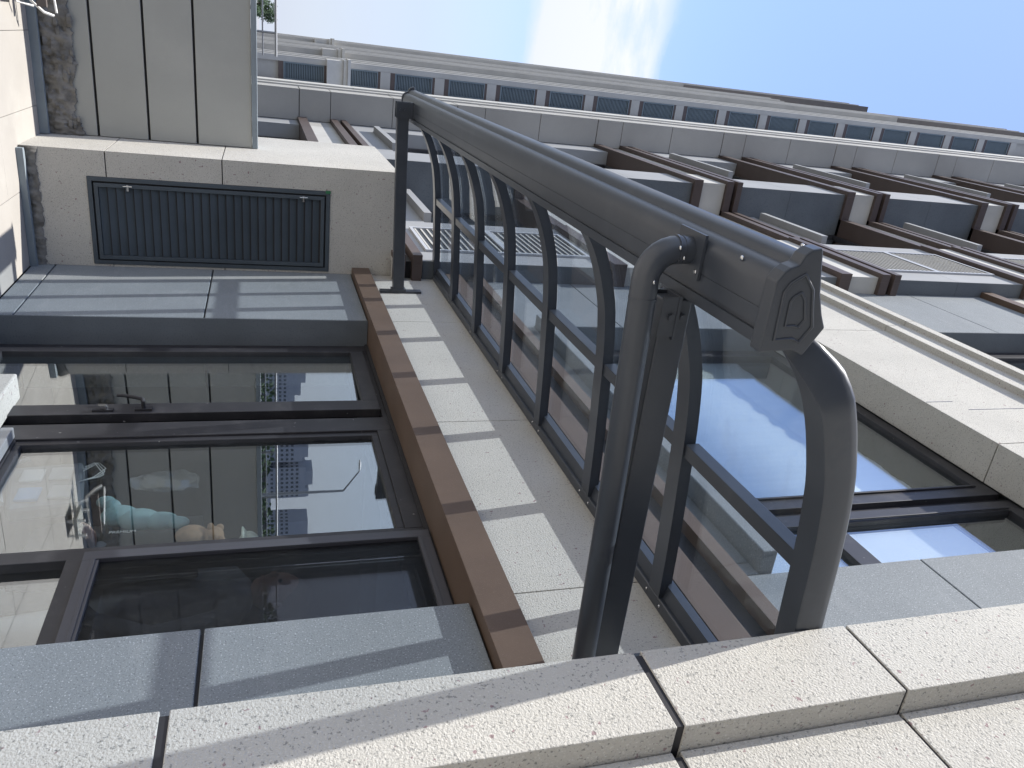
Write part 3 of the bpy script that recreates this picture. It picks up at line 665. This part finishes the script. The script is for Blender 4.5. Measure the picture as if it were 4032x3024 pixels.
# ------------------------------------------------------------------ skyline towers mirrored in the window
def skyline(x, y, w, d, h, steps, lab, bars):
    t = empty('tower_block', (x, y, GZ), lab, 'building', 'apartment towers on the skyline')
    m = MB(); m.box(x-w/2, x+w/2, y, y+d, GZ, h)
    for (a, b, hh) in steps: m.box(x+a*w, x+b*w, y+.5, y+d-.5, h, h+hh)
    m.build('wall', 'towerwall', t)
    wm = MB(); nz_ = int((h-2)/3.1)
    for i in range(nz_):
        for c in range(bars):
            xx = x-w/2+w*(c+.3)/bars; wm.box(xx, xx+w/bars*.5, y-.12, y-.01, GZ+2+i*3.1, GZ+3.6+i*3.1)
    for i in range(nz_):
        for c in range(4): wm.box(x+w/2+.01, x+w/2+.12, y+d*(c+.25)/4, y+d*(c+.7)/4, GZ+2+i*3.1, GZ+3.6+i*3.1)
    w_ = wm.build('windows', 'towerglass', t); w_['kind'] = 'stuff'
skyline(-240, 450, 13, 16, 23, [(-.3, .4, 3.5)], 'pale tower block nearest the street in the window reflection', 4)
skyline(-262, 450, 22, 16, 25, [(-.5, -.2, 2), (-.1, .35, 4.5)], 'wide stepped tower block in the middle of the mirrored skyline', 7)
skyline(-306, 452, 26, 16, 20, [(-.3, .1, 4), (.1, .5, 7)], 'stepped tower block with a terraced roofline, far end of the mirrored skyline', 8)
skyline(-345, 470, 24, 16, 17, [(-.2, .3, 3)], 'lowest tower block of the mirrored skyline', 7)
band = MB().box(-330, -225, 430, 436, GZ+2.2, GZ+5.0).box(-330, -225, 436, 440, GZ, GZ+2.2).build('long_hall', ['towerwall'], None); tag(band, 'long low grey hall in front of the mirrored tower blocks', 'building')
def street_lamp(x, y, h, rot, lab):
    t = empty('street_lamp', (x, y, GZ), lab, 'street lamp', 'street lamps along the road')
    MB().tube([(x, y, GZ), (x, y, GZ+h*.45), (x, y, GZ+h*.86)], [.09, .07, .05], 10).build('pole', 'lamp', t, smooth=60)
    c, s = math.cos(rot), math.sin(rot); pts = []
    for i in range(9):
        a = math.pi/2*i/8; pts.append((x+c*1.1*math.sin(a)*.9, y+s*1.1*math.sin(a)*.9, GZ+h*.86+h*.12*(1-math.cos(a)) if False else GZ+h*.86+h*.12*math.sin(a)))
    MB().tube(pts, [.045-.002*i for i in range(9)], 8).build('arm', 'lamp', t, smooth=60)
    e = pts[-1]; MB().ball((e[0]+c*.25, e[1]+s*.25, e[2]-.02), .22, 8, (1.3 if abs(c) > .5 else .5, 1.3 if abs(s) > .5 else .5, .25)).build('lamp_head', 'white', t, smooth=60)
street_lamp(-14.2, 30, 5.7, 0, 'curved arm street lamp mirrored beside the window mullion')
street_lamp(-26, 60, 7.5, 0, 'farther curved arm street lamp mirrored near the towers')

# ------------------------------------------------------------------ trees and hedge far down the street
def tree(x, y, h, r, lab, seed):
    rr = random.Random(seed); t = empty('tree', (x, y, GZ), lab, 'tree', 'trees far down the street')
    m = MB().tube([(x, y, GZ), (x+.1, y, GZ+h*.4), (x, y+.1, GZ+h*.7)], [.16, .11, .05], 8)
    for i in range(4):
        a = rr.uniform(0, 6.28); m.tube([(x, y, GZ+h*.4), (x+math.cos(a)*r*.6, y+math.sin(a)*r*.6, GZ+h*.75)], [.06, .02], 6)
    m.build('trunk', 'bark', t, smooth=60)
    c = MB(); lumps = [(rr.uniform(-.6, .6)*r, rr.uniform(-.6, .6)*r, rr.uniform(-.45, .55)*r) for _ in range(14)]
    for i in range(2600):
        l = lumps[i % 14]; d = Vector((rr.gauss(0, 1), rr.gauss(0, 1), rr.gauss(0, 1))).normalized()*(r*.42*rr.uniform(.4, 1.05))
        p = Vector((x+l[0], y+l[1], GZ+h*.72+l[2]))+d; s = rr.uniform(.05, .13)*r*.35+.03
        u = Vector((rr.gauss(0,1), rr.gauss(0,1), rr.gauss(0,1))).normalized(); v = u.orthogonal().normalized()
        c.add([p-u*s, p+v*s*.6, p+u*s, p-v*s*.6], [(0,1,2,3)])
    o = c.build('crown', 'leaf', t)
for i, (x, y, h, r, l) in enumerate([(-1.2, 62, 2.7, 1.0, 'rounded green tree just left of the far tower'), (-3.3, 66, 2.6, 1.2, 'low green tree second from the far tower'), (-6.2, 64, 4.2, 2.0, 'wide green tree at the picture edge'), (-10, 70, 5, 2.6, 'outermost green tree past the low wall')]):
    tree(x, y, h, r, l, i+3)
hb = MB(); rr = random.Random(5)
for i in range(9000):
    x = rr.uniform(-240, -8); y = 75+rr.uniform(-1.5, 1.5); z = GZ+rr.uniform(0, 2.3+.5*math.sin(x*.5)); s = rr.uniform(.15, .4)
    u = Vector((rr.gauss(0,1), rr.gauss(0,1), rr.gauss(0,1))).normalized(); v = u.orthogonal().normalized(); p = Vector((x, y, z))
    hb.add([p-u*s, p+v*s*.6, p+u*s, p-v*s*.6], [(0,1,2,3)])
tag(hb.build('hedge', 'leaf'), 'long dark green hedge along the road', 'hedge', kind='stuff')
cr = [('white', -1.9, 33), ('white_slat', -3.1, 36), ('char', -4.3, 39)]
for i, (m, x, y) in enumerate(cr):
    car = empty('parked_car', (x, y, GZ), ['white parked car nearest the far tower', 'silver parked car between the white and dark ones', 'dark parked car farthest from the tower'][i], 'car', 'cars parked down the street')
    pts = [(y-2.1, GZ+.35), (y-2.1, GZ+.75), (y-1.4, GZ+.95), (y-.8, GZ+1.42), (y+.9, GZ+1.45), (y+1.7, GZ+1.0), (y+2.1, GZ+.9), (y+2.1, GZ+.35)]
    MB().sweep([[(x+dx, q[0], q[1]) for q in pts] for dx in (-.85, .85)]).build('body', m, car, bevel=.08)
    MB().add([(x-.7, y-1.38, GZ+.99), (x+.7, y-1.38, GZ+.99), (x+.62, y-.86, GZ+1.38), (x-.62, y-.86, GZ+1.38)], [(0,1,2,3)]).build('windscreen', 'towerglass', car).location = (0, -.02, .02)
    for dx in (-.8, .8):
        for dy in (-1.35, 1.35):
            w = MB().tube([(x+dx-.09, y+dy, GZ+.32), (x+dx+.09, y+dy, GZ+.32)], .32, 16); o = w.build('wheel', 'joint', car)

# ------------------------------------------------------------------ things in the room behind the glass
def lumps(name, m, parts, lab, cat, extra=None):
    t = empty(name, parts[0][0], lab, cat); mb = MB()
    for (c, r, sq) in parts: mb.ball(c, r, 9, sq)
    mb.build('body', m, t, smooth=80); return t
tealp = [((2.10,3.455,-.70),.032,(.9,.9,1.3)),((2.10,3.40,-.665),.042,(.9,1.1,.9)),((2.10,3.33,-.625),.062,(.7,1,1.3)),((2.10,3.29,-.54),.064,(.7,1,1.4)),((2.10,3.27,-.45),.052,(.7,1,1.5)),((2.10,3.25,-.38),.036,(.7,1,1.5))]
te = lumps('plush_toy', 'teal', tealp, 'pale teal plush animal propped behind the big window pane', 'toy')
be = lumps('plush_bear', 'bear', [((2.10,3.14,-.31),.058,(.7,1,1.2)),((2.10,3.13,-.22),.046,(.8,1,1)),((2.10,3.185,-.195),.018,(1,1,1)),((2.10,3.09,-.185),.018,(1,1,1)),((2.065,3.14,-.23),.018,(1.2,1,.8))], 'brown plush bear behind the glass beside the teal toy', 'toy')
hp = MB(); hp.ball((2.12,3.08,-.07), .062, 10, (.8,1,.75))
rg = [[(2.12+.62*r*math.cos(a*math.pi/12), 3.08+r*math.sin(a*math.pi/12), z) for a in range(24)] for r, z in ((.05,-.08),(.098,-.10),(.10,-.095),(.055,-.07))]
hp.sweep(rg, caps=False); tag(hp.build('straw_hat', 'hat', smooth=60), 'pale woven hat hanging behind the glass near the mullion', 'hat')
cb = MB()
rings = []
for i in range(9):
    z = -1.0+i*.09; rings.append([(2.19+.02*math.sin(i*1.3), 2.98-.02*math.sin(i), z), (2.19+.015*math.cos(i*2), 3.42+.015*math.sin(i*2), z), (2.21, 3.42, z), (2.21, 2.98, z)])
cb.sweep(rings)
sh = empty('black_shirt', (2.24, 3.2, -1.0), 'black shirt with small white PREMIUM lettering hung behind the glass', 'shirt')
cb.build('cloth', 'black_cloth', sh, smooth=60)
fc = bpy.data.curves.new('lettering', 'FONT'); fc.body = 'PREMIUM'; fc.size = .026; fc.extrude = .0005; fc.align_x = 'CENTER'
tmp = bpy.data.objects.new('lettering', fc); C.objects.link(tmp)
dg = bpy.context.evaluated_depsgraph_get(); lm = bpy.data.meshes.new_from_object(tmp.evaluated_get(dg)); bpy.data.objects.remove(tmp)
lm.materials.clear(); lm.materials.append(M['white']); lo_ = link('lettering', lm, sh)
lo_.matrix_world = Matrix(((0,0,-1,2.06),(0,1,0,3.13),(1,0,0,-.585),(0,0,0,1)))
# grey mesh carrier with straps and pockets
ck = empty('mesh_carrier', (2.2, 3.9, -1.25), 'grey mesh carrier bag with four pockets and loose cords behind the glass', 'bag')
MB().add([(2.09,3.42,-1.10),(2.09,3.80,-1.18),(2.09,3.84,-.86),(2.09,3.46,-.80),(2.17,3.42,-1.10),(2.17,3.80,-1.18),(2.17,3.84,-.86),(2.17,3.46,-.80)], [(0,1,2,3),(7,6,5,4),(0,4,5,1),(1,5,6,2),(2,6,7,3),(3,7,4,0)]).build('bag_body', 'basket', ck, bevel=.02)
for i, (y, z, m) in enumerate(((3.52,-1.03,'blue'),(3.53,-.90,'basket'),(3.69,-1.05,'basket'),(3.70,-.93,'basket'))):
    MB().box(2.072, 2.088, y-.055, y+.055, z-.048, z+.048).build('pocket', 'shirt' if m == 'basket' else m, ck, bevel=.006)
MB().tube([(2.08,3.45,-1.12),(2.06,3.6,-1.17),(2.06,3.75,-1.20),(2.08,3.86,-1.10)], .012, 8).build('strap', 'basket', ck, smooth=60)
for s in range(3):
    MB().tube([(2.08,3.72+.02*s,-.84),(2.07,3.78,-.78-.01*s),(2.07,3.72-.03*s,-.74),(2.07,3.64,-.78+.012*s),(2.08,3.62,-.84)], .0022, 6).build('cord', 'white', ck, smooth=60)
# crumpled clear bag
rr = random.Random(3); cbm = MB(); ring = []
for i in range(9):
    z = -.62+i*.038; w = .02+.075*math.sin(math.pi*(i+.5)/9.5)
    ring.append([(2.10+w*.35*math.cos(a*.5236)+rr.uniform(-.01,.01), 3.62+w*math.sin(a*.5236)+rr.uniform(-.016,.016), z+rr.uniform(-.012,.012)) for a in range(12)])
cbm.sweep(ring); tag(cbm.build('plastic_bag', 'bagfilm'), 'crumpled clear plastic bag hanging in front of the dark room', 'bag')

# person standing inside behind the screen
P = empty('person', (2.36, 3.02, GZ+.07), 'person in a grey shirt standing in the dark room behind the insect screen', 'person')
def skin_body(name, verts, edges, radii, m, parent):
    me = bpy.data.meshes.new(name); me.from_pydata(verts, edges, []); o = bpy.data.objects.new(name, me); C.objects.link(o); o.parent = parent
    me.materials.append(M[m]); md = o.modifiers.new('skin', 'SKIN'); md.use_smooth_shade = True
    for i, r in enumerate(radii):
        me.skin_vertices[0].data[i].radius = r if isinstance(r, tuple) else (r, r)
    me.skin_vertices[0].data[0].use_root = True
    s = o.modifiers.new('subdiv', 'SUBSURF'); s.levels = 2; s.render_levels = 2; return o
bh = 1.60
bv = [(0,0,.90),(0,0,1.10),(0,0,1.30),(0,0,1.42),(0,-.01,1.50),
      (.0,.17,1.38),(-.02,.24,1.10),(-.12,.22,.88),(-.19,.20,.84),
      (.0,-.17,1.38),(-.02,-.24,1.10),(-.12,-.22,.88),(-.19,-.20,.84),
      (0,.09,.85),(0,.10,.48),(.02,.10,.09),(-.13,.11,.04),(0,-.09,.85),(0,-.10,.48),(.02,-.10,.09),(-.13,-.11,.04)]
be_ = [(0,1),(1,2),(2,3),(3,4),(3,5),(5,6),(6,7),(7,8),(3,9),(9,10),(10,11),(11,12),(0,13),(13,14),(14,15),(15,16),(0,17),(17,18),(18,19),(19,20)]
br_ = [(.15,.11),(.14,.10),(.17,.11),(.10,.08),.055,.065,.045,.034,.03,.065,.045,.034,.03,.085,.058,.042,.035,.085,.058,.042,.035]
skin_body('body', bv, be_, br_, 'shirt', P)
hd = MB(); hz_ = 1.60
hd.ball((-.01, -.01, hz_), .095, 14, (1.02, .82, 1.22)); hd.ball((-.03,-.01,hz_-.075), .06, 10, (1, .85, .7)); hd.ball((-.108, -.01, hz_-.015), .018, 8, (1, .7, 1.3)); hd.ball((-.09,-.01,hz_-.065), .022, 8, (.6, 1.1, .35))
for s in (-1, 1): hd.ball((.0, -.01+s*.08, hz_-.005), .022, 8, (.7, .35, 1.2)); 
o = link('head', hd.mesh('head', 'skin', 80)); o.parent = P
hr = MB(); hr.ball((.012, -.01, hz_+.028), .098, 14, (1.03, .88, 1.05)); o = link('hair', hr.mesh('hair', 'hair', 80)); o.parent = P; o.location = (.012, 0, .018)
ey = MB()
for s in (-1, 1): ey.ball((-.098, -.01+s*.032, hz_+.012), .010, 6)
o = link('eyes', ey.mesh('eyes', 'hair')); o.parent = P
hn = MB()
for s in (-1, 1):
    y = s*.20
    for f in range(4):
        yy_ = y+(f-1.5)*.019*s; L = (.058, .068, .062, .048)[f]
        hn.tube([(-.235, yy_, .825), (-.235-L*.6, yy_, .812), (-.235-L, yy_, .79)], [.0095, .0085, .007], 8)
    hn.tube([(-.21, y-s*.03, .835), (-.24, y-s*.05, .83), (-.262, y-s*.052, .82)], [.011, .0095, .008], 8)
    hn.ball((-.215, y, .828), .042, 8, (1, .95, .42))
o = link('hands', hn.mesh('hands', 'skin', 80)); o.parent = P

print('objects', len(bpy.data.objects))
